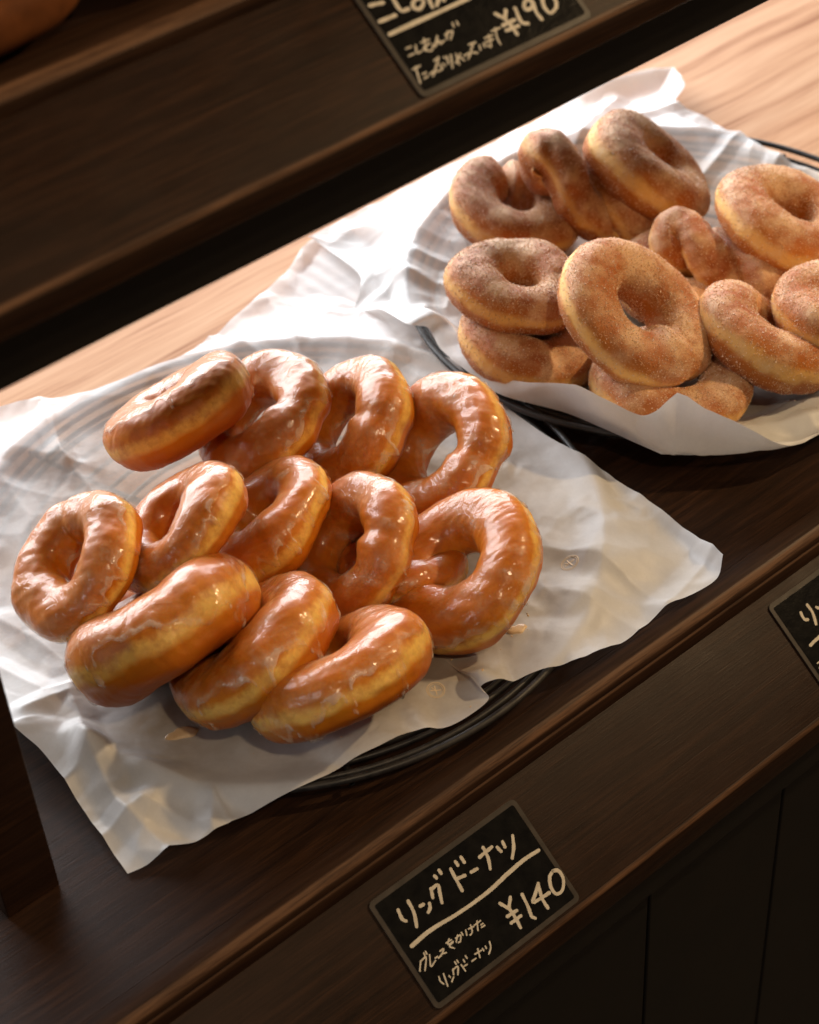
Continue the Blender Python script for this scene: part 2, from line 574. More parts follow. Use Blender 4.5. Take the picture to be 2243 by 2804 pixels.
# ------------------------------------------------------------------ wire trays
def wire_ring(cx, cy, z, r, wr, seed, wob=0.0006, n=160, k=10):
    rg = np.random.default_rng(seed)
    u = np.linspace(0, 2 * np.pi, n, endpoint=False)
    ph = rg.uniform(0, 6.28, 4)
    rr = r + wob * (np.sin(2 * u + ph[0]) + 0.7 * np.sin(3 * u + ph[1]) + 0.4 * np.sin(7 * u + ph[2]))
    zz = z + 0.4 * wob * np.sin(3 * u + ph[3])
    v = np.linspace(0, 2 * np.pi, k, endpoint=False)
    R_ = rr[:, None] + wr * np.cos(v)
    V = np.stack([R_ * np.cos(u)[:, None], R_ * np.sin(u)[:, None], zz[:, None] + wr * np.sin(v)], -1).reshape(-1, 3)
    return V, grid_faces(n, k, True, True)


def bowl(r, depth):
    t = np.clip((r - 0.085) / 0.082, 0, 1.25)
    return 0.007 + depth * t * t


def tray(label, cx, cy, R_, depth, seed):
    t = thing('wire_tray', label, 'tray', (cx, cy, 0), 'round wire trays')
    prof = lambda r: float(bowl(r * 0.167 / R_, depth)) - 0.0032
    zr = prof(R_) + 0.0022
    V, F = wire_ring(0, 0, zr, R_, 0.0019, seed, 0.0007)
    mesh_obj('rim', V, F, M['wire'], t)
    radii = [R_ - 0.0062, R_ - 0.0122, R_ - 0.0190, R_ - 0.032, R_ - 0.0455, R_ - 0.060, R_ - 0.075, R_ - 0.090, R_ - 0.106, R_ - 0.122, R_ - 0.138]
    for i, r in enumerate(radii):
        V, F = wire_ring(0, 0, prof(r), r, 0.0014 if i > 2 else 0.0016, seed * 31 + i, 0.0008)
        mesh_obj('ring', V, F, M['wire'], t)
    for j in range(8):
        a = j * math.pi / 4 + seed * 0.37
        rs = np.linspace(0.012, R_ - 0.0005, 26)
        zs = np.array([prof(r) - 0.0030 for r in rs])
        zs = np.maximum(zs, 0.0012)
        k = 8
        v = np.linspace(0, 2 * np.pi, k, endpoint=False)
        P = np.zeros((26, k, 3))
        d = np.array([math.cos(a), math.sin(a)])
        pn = np.array([-d[1], d[0]])
        for i, r in enumerate(rs):
            P[i, :, 0] = d[0] * r + pn[0] * 0.0015 * np.cos(v)
            P[i, :, 1] = d[1] * r + pn[1] * 0.0015 * np.cos(v)
            P[i, :, 2] = zs[i] + 0.0012 * np.sin(v)
        mesh_obj('spoke', P.reshape(-1, 3), grid_faces(26, k, False, True), M['wire'], t)
    return t


LC, RC = (0.4135, 0.6430), (0.7366, 0.6620)
tray('black round wire tray under the glazed doughnuts, nearer the post', *LC, 0.1735, 0.0062, 3)
tray('black round wire tray under the cinnamon sugar doughnuts', *RC, 0.1635, 0.0120, 5)


# ------------------------------------------------------------------ paper sheets
def resample(pts, n, smooth=True):
    P = np.array(pts, float)
    # Catmull-Rom through the points, then even spacing
    Q = []
    E = np.vstack([2 * P[0] - P[1], P, 2 * P[-1] - P[-2]])
    for i in range(len(P) - 1):
        p0, p1, p2, p3 = E[i:i + 4]
        for t in np.linspace(0, 1, 14, endpoint=False):
            Q.append(0.5 * (2 * p1 + (p2 - p0) * t + (2 * p0 - 5 * p1 + 4 * p2 - p3) * t * t + (3 * p1 - p0 - 3 * p2 + p3) * t ** 3))
    Q.append(P[-1])
    Q = np.array(Q)
    s = np.r_[0, np.cumsum(np.linalg.norm(np.diff(Q, axis=0), axis=1))]
    x = np.linspace(0, s[-1], n)
    return np.stack([np.interp(x, s, Q[:, k]) for k in range(Q.shape[1])], -1)


def seg_dist(X, Y, pts):
    d = np.full(X.shape, 9.0)
    for (ax, ay), (bx, by) in zip(pts[:-1], pts[1:]):
        vx, vy = bx - ax, by - ay
        t = np.clip(((X - ax) * vx + (Y - ay) * vy) / (vx * vx + vy * vy), 0, 1)
        d = np.minimum(d, np.hypot(X - ax - t * vx, Y - ay - t * vy))
    return d


def crumple(X, Y, seed, n, amp, cx, cy):
    rg = np.random.default_rng(seed)
    z = np.zeros_like(X)
    for i in range(n):
        px, py = cx + rg.uniform(-0.19, 0.19), cy + rg.uniform(-0.19, 0.19)
        a = rg.uniform(0, math.pi)
        L = rg.uniform(0.015, 0.07)
        w = rg.uniform(0.004, 0.016)
        b = a + rg.normal() * 0.5
        m_ = (px + math.cos(a) * L, py + math.sin(a) * L)
        e = (m_[0] + math.cos(b) * L, m_[1] + math.sin(b) * L)
        d = seg_dist(X, Y, [(px, py), m_, e])
        z += rg.choice([-1, 1, 1]) * amp * rg.uniform(0.4, 1.0) * np.clip(1 - d / w, 0, 1) * (w / 0.012)
    return z


def facets(X, Y, seed, cell, slope, cx, cy, ext=0.24):
    """Crumpled facets: lower envelope of many leaning cones, so ridges are crisp and flats stay flat."""
    rg = np.random.default_rng(seed)
    n = int((2 * ext / cell) ** 2)
    best = np.full(X.shape, 9.0)
    wx = X + 0.25 * cell * np.sin(Y * 6.283 / (cell * 2.7) + 1)
    wy = Y + 0.25 * cell * np.sin(X * 6.283 / (cell * 2.3) + 2)
    for i in range(n):
        px, py = cx + rg.uniform(-ext, ext), cy + rg.uniform(-ext, ext)
        a = rg.uniform(0, math.pi)
        k = rg.uniform(1.0, 2.4)
        u = (wx - px) * math.cos(a) + (wy - py) * math.sin(a)
        v = -(wx - px) * math.sin(a) + (wy - py) * math.cos(a)
        best = np.minimum(best, np.sqrt((u * k) ** 2 + (v / k) ** 2 + (0.12 * cell) ** 2) + rg.uniform(-0.2, 0.2) * cell)
    return slope * (best - best.mean())


def smoothstep(x):
    x = np.clip(x, 0, 1)
    return x * x * (3 - 2 * x)


def sheet(label, front, right, back, left, centre, Rt, depth, creases, seed, flaps=None, n=340):
    f, b = resample(front, n), resample(back, n)
    l, r = resample(left, n), resample(right, n)
    s = np.linspace(0, 1, n)[:, None, None]
    t = np.linspace(0, 1, n)[None, :, None]
    fg, bgk = f[:, None, :], b[:, None, :]
    lg, rg_ = l[None, :, :], r[None, :, :]
    P = (1 - t) * fg + t * bgk + (1 - s) * lg + s * rg_ - ((1 - s) * (1 - t) * f[0] + s * (1 - t) * f[-1] + (1 - s) * t * b[0] + s * t * b[-1])
    S, T = np.broadcast_to(s[..., 0], (n, n)), np.broadcast_to(t[..., 0], (n, n))
    rad = np.hypot(P[..., 0] - centre[0], P[..., 1] - centre[1])
    zb = bowl(rad * 0.167 / Rt, depth) + 0.0012 + 0.0035 * np.exp(-((rad - Rt) / 0.012) ** 2)
    zb = np.where(rad > Rt, zb[rad < Rt].max() - (rad - Rt) * 0.28, zb)
    edge = np.minimum(np.minimum(S, 1 - S), np.minimum(T, 1 - T))
    w = smoothstep(edge / (0.10 if flaps is None else 0.07))
    P[..., 2] = P[..., 2] * (1 - w) + zb * w
    X, Y = P[..., 0], P[..., 1]
    z = np.zeros((n, n))
    for a, wd, pts in creases:
        d = seg_dist(X, Y, pts)
        z += 1.5 * a * 0.001 * np.clip(1 - d / (wd * 0.001), 0, 1) ** 1.15
    load = np.clip((rad / Rt - 0.45) / 0.35, 0.12, 1)
    z += crumple(X, Y, seed, 70, 0.0015, *centre) * load
    z += facets(X, Y, seed + 3, 0.060, 0.065, *centre) * load
    g = np.random.default_rng(seed + 9)
    region = np.zeros_like(X)
    for i in range(5):
        a = g.uniform(0, 6.28)
        region += np.sin((X * math.cos(a) + Y * math.sin(a)) * 6.283 / g.uniform(0.05, 0.12) + g.uniform(0, 6.28))
    region = np.clip(region * 0.45 + 0.25, 0, 1) ** 1.5
    z += facets(X, Y, seed + 4, 0.021, 0.085, *centre) * load * region
    z += facets(X, Y, seed + 5, 0.010, 0.055, *centre) * load * region ** 2
    P[..., 2] = np.maximum(P[..., 2] + z, 0.0016 + 0.0005 * np.sin(X * 300) ** 2)
    # paper never sinks under the wires of its own tray
    zw = np.where(rad < Rt, bowl(rad * 0.167 / Rt, depth) - 0.0003, (0.0067 + depth) * np.exp(-((rad - Rt) / 0.013) ** 2)) + 0.0032 * np.exp(-((rad - Rt) / 0.012) ** 2)
    dz = P[..., 2] - zw
    P[..., 2] = zw + 0.5 * (dz + np.sqrt(dz * dz + 0.002 ** 2))
    P[..., 2] = np.maximum(P[..., 2], 0.0012)
    grease = np.clip(1.25 - rad / Rt * 1.05, 0, 1)
    V, F, G_ = [P.reshape(-1, 3)], [grid_faces(n, n, False, False)], [grease.ravel()]
    if flaps is not None:
        # margins folded down outside the tray rim, hinged on the crest line
        k = 16
        for edge_pts, hinge in ((flaps[0], P[0, :]), (flaps[1], P[:, 0])):
            e = resample(edge_pts, n)
            w_ = np.linspace(0, 1, k)[None, :, None]
            Q = (1 - w_) * hinge[:, None] + w_ * e[:, None]
            Q[..., 2] += 0.0012 * np.sin(np.linspace(0, 1, k) * math.pi)[None] * np.sin(np.linspace(0, 40, n))[:, None]
            F.append(grid_faces(n, k, False, False) + sum(len(v_) for v_ in V))
            V.append(Q.reshape(-1, 3))
            G_.append(np.zeros(n * k))
    V, F, grease = np.concatenate(V), np.concatenate(F), np.concatenate(G_)
    o = mesh_obj('paper_sheet', V, F, M['paper'], None, attrs={'grease': grease})
    o['label'] = label
    o['category'] = 'paper'
    o['group'] = 'waxed paper sheets on the trays'
    return o, P


L_FRONT = [(0.23,0.521,0.002), (0.259,0.512,0.003), (0.288,0.506,0.007), (0.315,0.497,0.01), (0.327,0.494,0.01), (0.339,0.493,0.017), (0.355,0.488,0.02), (0.378,0.484,0.018), (0.391,0.478,0.011), (0.407,0.477,0.012), (0.416,0.479,0.014), (0.415,0.484,0.019), (0.423,0.48,0.021), (0.439,0.477,0.008), (0.455,0.47,0.016), (0.47,0.465,0.018), (0.497,0.465,0.008), (0.519,0.467,0.005), (0.541,0.465,0.006), (0.559,0.462,0.01), (0.569,0.467,0.018)]
L_LEFT = [(0.23,0.521,0.002), (0.234,0.561,0.006), (0.236,0.582,0.012), (0.236,0.598,0.018), (0.234,0.608,0.021), (0.232,0.617,0.024), (0.232,0.628,0.020), (0.213,0.69,0.014), (0.23,0.76,0.008), (0.255,0.83,0.004), (0.285,0.872,0.003)]
L_RIGHT = [(0.569,0.467,0.018), (0.576,0.5,0.012), (0.579,0.534,0.008), (0.578,0.563,0.01), (0.574,0.585,0.016), (0.575,0.617,0.014), (0.582,0.69,0.012), (0.608,0.735,0.008), (0.628,0.79,0.004), (0.638,0.868,0.002)]
L_BACK = [(0.285,0.872,0.003), (0.367,0.851,0.01), (0.395,0.827,0.016), (0.422,0.81,0.022), (0.45,0.806,0.022), (0.474,0.809,0.016), (0.511,0.826,0.006), (0.553,0.837,0.006), (0.606,0.862,0.003), (0.638,0.868,0.002)]
R_LEFT = [(0.603,0.543,0.02), (0.598,0.559,0.022), (0.594,0.576,0.023), (0.588,0.604,0.023), (0.574,0.639,0.023), (0.574,0.663,0.023), (0.577,0.696,0.024), (0.584,0.714,0.026), (0.576,0.725,0.028), (0.586,0.763,0.014), (0.579,0.779,0.008), (0.592,0.79,0.012), (0.607,0.812,0.008), (0.614,0.87,0.004)]
R_CREST = [(0.61,0.54,0.06), (0.592,0.55,0.05), (0.583,0.588,0.052), (0.579,0.636,0.034), (0.581,0.666,0.03), (0.59,0.701,0.03), (0.588,0.719,0.034), (0.596,0.761,0.014), (0.604,0.79,0.01), (0.613,0.805,0.012), (0.63,0.831,0.006), (0.612,0.868,0.006)]
R_CREST_FRONT = [(0.61,0.54,0.06), (0.63,0.52,0.043), (0.65,0.501,0.025), (0.676,0.494,0.022), (0.76, 0.486, 0.0185), (0.85, 0.488, 0.0165), (0.935,0.505,0.014)]
R_FRONT = [(0.603,0.543,0.02), (0.619,0.527,0.02), (0.639,0.515,0.02), (0.655,0.504,0.021), (0.677,0.495,0.021), (0.76,0.485,0.018), (0.85,0.487,0.016), (0.935,0.505,0.014)]
R_RIGHT = [(0.935,0.505,0.012), (0.905,0.6,0.02), (0.882,0.668,0.022), (0.880,0.717,0.022), (0.891,0.77,0.014), (0.89,0.803,0.016), (0.914,0.817,0.012), (0.934,0.846,0.010)]
R_BACK = [(0.614,0.87,0.004), (0.70,0.868,0.006), (0.80,0.866,0.008), (0.89,0.862,0.012), (0.934,0.846,0.010)]
L_CREASES = [
    (3.2, 11, [ (0.256,0.595), (0.253,0.584), (0.247,0.551), (0.249,0.526), (0.251,0.508) ]),
    (2.6, 10, [ (0.243,0.623), (0.268,0.623), (0.255,0.584) ]),
    (2.4, 12, [ (0.255,0.585), (0.267,0.56), (0.282,0.523), (0.279,0.494) ]),
    (2.5, 9, [ (0.282,0.523), (0.271,0.511), (0.252,0.51) ]),
    (2.0, 8, [ (0.257,0.542), (0.267,0.521), (0.273,0.513) ]),
    (2.0, 10, [ (0.231,0.578), (0.256,0.582) ]),
    (2.2, 10, [ (0.226,0.544), (0.255,0.543) ]),
    (2.0, 11, [ (0.24,0.525), (0.258,0.501), (0.273,0.489) ]),
    (2.0, 10, [ (0.42,0.491), (0.403,0.51), (0.381,0.528) ]),
    (1.6, 7, [ (0.578,0.578), (0.566,0.562), (0.564,0.542) ]),
    (1.4, 7, [ (0.574,0.566), (0.569,0.543), (0.572,0.529) ]),
    (2.0, 16, [ (0.507,0.545), (0.522,0.51), (0.529,0.469) ]),
    (1.8, 14, [ (0.492,0.505), (0.502,0.481), (0.507,0.462) ]),
    (2, 12, [ (0.571,0.476), (0.526,0.467) ]),
    (2.0, 9, [ (0.386,0.824), (0.367,0.785), (0.363,0.744), (0.352,0.721) ]),
    (2.0, 12, [ (0.27,0.694), (0.276,0.671), (0.28,0.633) ]),
    (1.8, 10, [ (0.25,0.661), (0.259,0.631), (0.278,0.626) ]),
    (1.8, 8, [ (0.385,0.835), (0.375,0.814), (0.365,0.776) ]),
    (1.8, 10, [ (0.331,0.792), (0.325,0.753), (0.304,0.701) ]),
    (2.2, 10, [ (0.547,0.828), (0.543,0.804), (0.521,0.757) ]),
    (1.8, 9, [ (0.496,0.823), (0.503,0.789), (0.505,0.773) ]),
    (2.0, 12, [ (0.58,0.774), (0.56,0.719), (0.559,0.675) ]),
]
R_CREASES = [
    (2.2, 9, [ (0.886,0.739), (0.837,0.729), (0.799,0.718) ]),
    (2.0, 9, [ (0.894,0.704), (0.84,0.685) ]),
    (2.5, 10, [ (0.748,0.795), (0.784,0.8), (0.874,0.844) ]),
    (2.0, 9, [ (0.89,0.799), (0.862,0.809), (0.83,0.806) ]),
    (2.0, 9, [ (0.678,0.801), (0.662,0.756) ]),
    (1.8, 8, [ (0.576,0.77), (0.611,0.779), (0.631,0.744) ]),
    (2.0, 9, [ (0.635,0.784), (0.648,0.763), (0.614,0.733) ]),
    (2.4, 9, [ (0.581,0.679), (0.591,0.637), (0.602,0.614) ]),
    (1.8, 8, [ (0.592,0.643), (0.593,0.624), (0.606,0.598) ]),
    (2.0, 10, [ (0.664,0.526), (0.687,0.525), (0.702,0.515) ]),
    (2, 9, [ (0.711,0.833), (0.725,0.802), (0.679,0.77) ]),
]

left_sheet, LP = sheet('crumpled white waxed paper under the glazed doughnuts, one corner curled by the shelf edge', L_FRONT, L_RIGHT, L_BACK, L_LEFT, LC, 0.1735, 0.0062, L_CREASES, 11)
right_sheet, RP = sheet('white waxed paper under the cinnamon sugar doughnuts, its front folded over the tray rim', R_CREST_FRONT, R_RIGHT, R_BACK, R_CREST, RC, 0.1635, 0.0120, R_CREASES, 23, (R_LEFT, R_FRONT))


def paper_z(P, x, y):
    d = ((P[..., 0] - x) ** 2 + (P[..., 1] - y) ** 2).ravel()
    i = np.argpartition(d, 9)[:9]
    w = np.exp(-d[i] / 0.0012 ** 2)
    return float((P.reshape(-1, 3)[i, 2] * w).sum() / w.sum())


# ------------------------------------------------------------------ strokes of ink
def ribbon(pts, w, h, thick, V, F, jitter=None, mapz=None):
    """Adds a round-ended stroke of width w lying at height h."""
    p = np.array(pts, float)
    if len(p) > 2:
        p = resample(p, max(8, int(np.linalg.norm(np.diff(p, axis=0), axis=1).sum() / (w * 0.35))))
    else:
        p = np.linspace(p[0], p[1], 8)
    if jitter is not None:
        p = p + jitter.normal(size=p.shape) * w * 0.02
    d = np.gradient(p, axis=0)
    d /= np.linalg.norm(d, axis=1)[:, None] + 1e-12
    nrm = np.stack([-d[:, 1], d[:, 0]], -1)
    ww = np.full(len(p), w / 2)
    if jitter is not None:
        ww *= 1 + 0.10 * np.sin(np.linspace(0, 9, len(p)) + jitter.uniform(0, 6))
    Lp, Rp = p + nrm * ww[:, None], p - nrm * ww[:, None]
    cap = []
    for i, sgn in ((0, -1), (-1, 1)):
        ang = np.linspace(-math.pi / 2, math.pi / 2, 7)[1:-1]
        cap.append([p[i] + ww[i] * (d[i] * sgn * math.cos(a) + nrm[i] * math.sin(a)) for a in (ang if sgn > 0 else ang)])
    ring = list(Rp) + [cap[1][k] for k in range(5)] + list(Lp[::-1]) + [cap[0][k] for k in range(4, -1, -1)]
    zf = (lambda q: h) if mapz is None else (lambda q: mapz(q[0], q[1]) + h)
    b = len(V)
    n = len(p)
    zt = [zf(q) for q in p]
    zz = zt + [zt[-1]] * 5 + zt[::-1] + [zt[0]] * 5
    for q, z in zip(ring, zz):
        V.append((q[0], q[1], z))
    tot = len(ring)
    for i in range(n - 1):
        F.append((b + i, b + i + 1, b + n + 5 + (n - 2 - i), b + n + 5 + (n - 1 - i)))
    F.append(tuple(b + n - 1 + k for k in range(7)))
    F.append(tuple([b + 2 * n + 4 + k for k in range(6)] + [b]))
    for q, z in zip(ring, zz):
        V.append((q[0], q[1], z - thick))
    for i in range(tot):
        j = (i + 1) % tot
        F.append((b + i, b + tot + i, b + tot + j, b + j))

# ------------------------------------------------------------------ doughnuts
def sines(P, seed, wl, amp, n=7):
    rg = np.random.default_rng(seed)
    o = np.zeros(P.shape[:-1])
    for i in range(n):
        d = rg.normal(size=3)
        d /= np.linalg.norm(d)
        o += np.sin(P @ d * (6.283 / (wl * rg.uniform(0.6, 1.5))) + rg.uniform(0, 6.28))
    return o * amp / math.sqrt(n)


def grid_normals(P):
    du = np.roll(P, -1, 0) - np.roll(P, 1, 0)
    dv = np.roll(P, -1, 1) - np.roll(P, 1, 1)
    N = np.cross(du, dv)
    return N / (np.linalg.norm(N, axis=-1, keepdims=True) + 1e-12)


def superell(v, e):
    c, s = np.cos(v), np.sin(v)
    return np.sign(c) * np.abs(c) ** (2 / e), np.sign(s) * np.abs(s) ** (2 / e)


def ring_surface(R_, rt, seed, pinch=(), hz=0.98, nu=224, nv=112, oval=0.0, ovang=0.0, gap=None):
    """Ring doughnut: P[u, v], normals, and the two shading coordinates."""
    rg = np.random.default_rng(seed)
    u = np.linspace(0, 2 * np.pi, nu, endpoint=False)
    v = np.linspace(0, 2 * np.pi, nv, endpoint=False)
    fat = 1 + 0.05 * np.sin(u + rg.uniform(0, 6.28)) + 0.035 * np.sin(2 * u + rg.uniform(0, 6.28)) + 0.025 * np.sin(3 * u + rg.uniform(0, 6.28)) + 0.012 * np.sin(7 * u + rg.uniform(0, 6.28))
    shift = np.zeros(nu)
    lift = 0.0012 * np.sin(u + rg.uniform(0, 6.28)) + 0.0012 * np.sin(2 * u + rg.uniform(0, 6.28))
    for u0, k in pinch:
        x = (u - math.radians(u0) + np.pi) % (2 * np.pi) - np.pi
        fat += k * (-0.17 * np.exp(-(x / 0.13) ** 2) + 0.12 * np.exp(-((x + 0.34) / 0.24) ** 2))
        shift += k * 0.0042 * (x / 0.22) * np.exp(-(x / 0.30) ** 2)
        lift += -k * 0.0028 * (x / 0.25) * np.exp(-(x / 0.30) ** 2)
    if gap is not None:
        x = (u - math.radians(gap) + np.pi) % (2 * np.pi) - np.pi
        fat *= 1 - 0.62 * np.exp(-(x / 0.13) ** 2)
    Rr = (R_ - rt) * (1 + oval * np.cos(2 * (u - math.radians(ovang)))) + shift
    c, s = superell(v, 2.35)
    a = rt * fat[:, None]
    rad = Rr[:, None] + a * c
    P = np.stack([rad * np.cos(u)[:, None], rad * np.sin(u)[:, None], a * hz * s + lift[:, None]], -1)
    N = grid_normals(P)
    dsp = sines(P, seed + 1, 0.040, 0.0007) + sines(P, seed + 2, 0.015, 0.00018) + sines(P, seed + 3, 0.006, 0.00010)
    # shallow crease all round just under the pale waist
    dsp -= 0.0007 * np.exp(-((s + 0.45) / 0.16) ** 2) * np.clip(c, 0, 1)
    P = P + N * dsp[..., None]
    N = grid_normals(P)
    lat = np.broadcast_to(np.sin(v)[None], P.shape[:2])
    outer = np.broadcast_to(np.clip(np.cos(v) * 2.2, 0, 1)[None], P.shape[:2])
    return u, v, P, N, lat, outer


def twist_surface(L, w, rt, turns, seed, nu=260, nv=64):
    """Two strands wound about one another and joined at both ends."""
    rg = np.random.default_rng(seed)
    t = np.linspace(0, 2 * np.pi, nu, endpoint=False)
    x = L * np.cos(t)
    psi = turns * np.pi * x / L + 0.4
    rad = w * np.sign(np.sin(t)) * np.abs(np.sin(t)) ** 0.75
    Cc = np.stack([x, rad * np.cos(psi), rad * np.sin(psi)], -1)
    T = np.roll(Cc, -1, 0) - np.roll(Cc, 1, 0)
    T /= np.linalg.norm(T, axis=1)[:, None]
    up = np.array([0, 0.25, 1.0])
    B = np.cross(T, up)
    B /= np.linalg.norm(B, axis=1)[:, None]
    U = np.cross(B, T)
    v = np.linspace(0, 2 * np.pi, nv, endpoint=False)
    fat = rt * (1 + 0.07 * np.sin(2 * t + rg.uniform(0, 6)) + 0.05 * np.sin(5 * t + rg.uniform(0, 6)))
    P = Cc[:, None] + fat[:, None, None] * (np.cos(v)[None, :, None] * B[:, None] + np.sin(v)[None, :, None] * U[:, None])
    N = grid_normals(P)
    if (N * (P - Cc[:, None])).sum() < 0:
        N = -N
    P = P + N * (sines(P, seed + 1, 0.03, 0.0012) + sines(P, seed + 2, 0.012, 0.0005))[..., None]
    lat = N[..., 2] * 1.0
    outer = np.clip(0.9 - np.abs(N[..., 2] - 0.0) * 0.3, 0, 1)
    return t, v, P, N, lat, outer


def frame(centre, normal, ang=0.0):
    """Axes of a ring whose top faces along the normal; its local X heads along the shelf."""
    n = np.array(normal, float)
    n /= np.linalg.norm(n)
    a = math.radians(ang)
    d = CAM_R[:, 0] * math.cos(a) + CAM_R[:, 1] * math.sin(a)
    ex = d - CAM_R[:, 2] * (d @ n) / (CAM_R[:, 2] @ n)
    ex /= np.linalg.norm(ex)
    ey = np.cross(n, ex)
    return Matrix([[ex[i], ey[i], n[i], centre[i]] for i in range(3)] + [[0, 0, 0, 1]])


def glaze_shell(u, v, P, N, rt, seed, cover, drip):
    """Thin coat over the top of the ring, running down the side in drips."""
    rg = np.random.default_rng(seed)
    nu, nv = P.shape[:2]
    edge_o = np.full(nu, math.radians(cover))
    edge_o += 0.22 * np.sin(2 * u + rg.uniform(0, 6)) + 0.12 * np.sin(3 * u + rg.uniform(0, 6)) + 0.08 * np.sin(7 * u + rg.uniform(0, 6)) + 0.05 * np.sin(17 * u + rg.uniform(0, 6)) + 0.03 * np.sin(29 * u + rg.uniform(0, 6))
    for i in range(int(drip)):
        x = (u - rg.uniform(0, 6.283) + np.pi) % (2 * np.pi) - np.pi
        edge_o -= rg.uniform(0.25, 1.0) * np.exp(-(np.abs(x) / rg.uniform(0.035, 0.085)) ** 2.6)
    edge_i = math.radians(205) + 0.15 * np.sin(2 * u + rg.uniform(0, 6)) + 0.1 * np.sin(5 * u + rg.uniform(0, 6))
    vv = np.where(v > math.radians(290), v - 2 * np.pi, v)[None]
    so = (vv - edge_o[:, None]) * rt
    si = (edge_i[:, None] - vv) * rt
    s = np.minimum(so, si)
    lip = 0.00040 * np.exp(-((s - 0.0018) / 0.0024) ** 2)
    base = 0.00028 + 0.00014 * np.clip(sines(P, seed + 5, 0.012, 1.0), -1.3, 1.3)
    body = base * np.sqrt(np.clip(s / 0.0010, 0, 1))
    low = np.clip(-(vv - 0.3), 0, 1.5)
    h = np.where(s > 0, body + lip * np.clip(s / 0.0008, 0, 1) * (1 + 0.8 * low), np.maximum(s * 0.6, -0.0009))
    h += np.where(s > 0, np.abs(sines(P, seed + 6, 0.004, 0.00007)), 0)
    Q = P + N * h[..., None]
    F = grid_faces(nu, nv, True, True)
    sf = s.ravel()
    keep = (sf[F] > -0.0011).any(1)
    F = F[keep]
    used = np.unique(F)
    remap = np.full(nu * nv, -1)
    remap[used] = np.arange(len(used))
    thick = np.clip(h / 0.0006, 0, 1.6)
    return Q.reshape(-1, 3)[used], remap[F], thick.ravel()[used]


def glazed(label, centre, normal, R_, rt, seed, pinch=(), cover=8, drip=16, oval=0.0, ovang=0.0, hz=0.98, milk=0.2, brown=0.3):
    m = frame(centre, normal)
    t = thing('glazed_doughnut', label, 'doughnut', matrix=m, group='glazed ring doughnuts')
    u, v, P, N, lat, outer = ring_surface(R_, rt, seed, pinch, hz, oval=oval, ovang=ovang)
    F = grid_faces(len(u), len(v), True, True)
    mesh_obj('dough', P.reshape(-1, 3), F, M['dough'], t, attrs={'lat': lat, 'outer': outer, 'brown': np.full(lat.size, brown)})
    V, F2, th = glaze_shell(u, v, P, N, rt, seed + 50, cover, drip)
    mesh_obj('glaze', V, F2, M['glaze'], t, attrs={'thick': th, 'milk': np.full(len(th), milk)})
    return t


OCT_V = np.array([(1, 0, 0), (-1, 0, 0), (0, 1, 0), (0, -1, 0), (0, 0, 1), (0, 0, -1)], float)
OCT_F = np.array([(0, 2, 4), (2, 1, 4), (1, 3, 4), (3, 0, 4), (2, 0, 5), (1, 2, 5), (3, 1, 5), (0, 3, 5)])


def crystals(P, N, seed, count):
    rg = np.random.default_rng(seed)
    nu, nv = P.shape[:2]
    iu, iv = rg.integers(0, nu, count * 2), rg.integers(0, nv, count * 2)
    A = P[iu, iv]
    clump = sines(A, seed + 3, 0.016, 1.0)
    keep = rg.uniform(size=len(A)) < np.clip(0.5 + 0.28 * clump + 0.22 * N[iu, iv][:, 2], 0.08, 1)
    iu, iv = iu[keep][:count], iv[keep][:count]
    k = len(iu)
    a = rg.uniform(size=(k, 1))
    b = rg.uniform(size=(k, 1))
    p = (P[iu, iv] * (1 - a) + P[(iu + 1) % nu, iv] * a) * (1 - b) + (P[iu, (iv + 1) % nv] * (1 - a) + P[(iu + 1) % nu, (iv + 1) % nv] * a) * b
    n = N[iu, iv]
    size = rg.uniform(0.00015, 0.00042, (k, 1))
    p = p + n * size * 0.35
    q = rg.normal(size=(k, 4))
    q /= np.linalg.norm(q, axis=1)[:, None]
    w, x, y, z = q.T
    Rm = np.stack([1 - 2 * (y * y + z * z), 2 * (x * y - z * w), 2 * (x * z + y * w), 2 * (x * y + z * w), 1 - 2 * (x * x + z * z), 2 * (y * z - x * w), 2 * (x * z - y * w), 2 * (y * z + x * w), 1 - 2 * (x * x + y * y)], -1).reshape(-1, 3, 3)
    sv = OCT_V[None] * (size[:, None] * rg.uniform(0.7, 1.3, (k, 1, 3)))
    V = np.einsum('kij,kvj->kvi', Rm, sv) + p[:, None]
    F = (OCT_F[None] + 6 * np.arange(k)[:, None, None]).reshape(-1, 3)
    return V.reshape(-1, 3), F


def sugared(label, m, surf, seed, brown=0.3, count=10500, name='sugar_doughnut', group='cinnamon sugar ring doughnuts'):
    t = thing(name, label, 'doughnut', matrix=m, group=group)
    u, v, P, N, lat, outer = surf
    mesh_obj('dough', P.reshape(-1, 3), grid_faces(len(u), len(v), True, True), M['sdough'], t, attrs={'lat': lat, 'outer': outer, 'brown': np.full(lat.size, brown)})
    V, F = crystals(P, N, seed + 77, count)
    o = mesh_obj('sugar_coating', V, F, M['sugar'], t, smooth=False)
    o['kind'] = 'stuff'
    return t


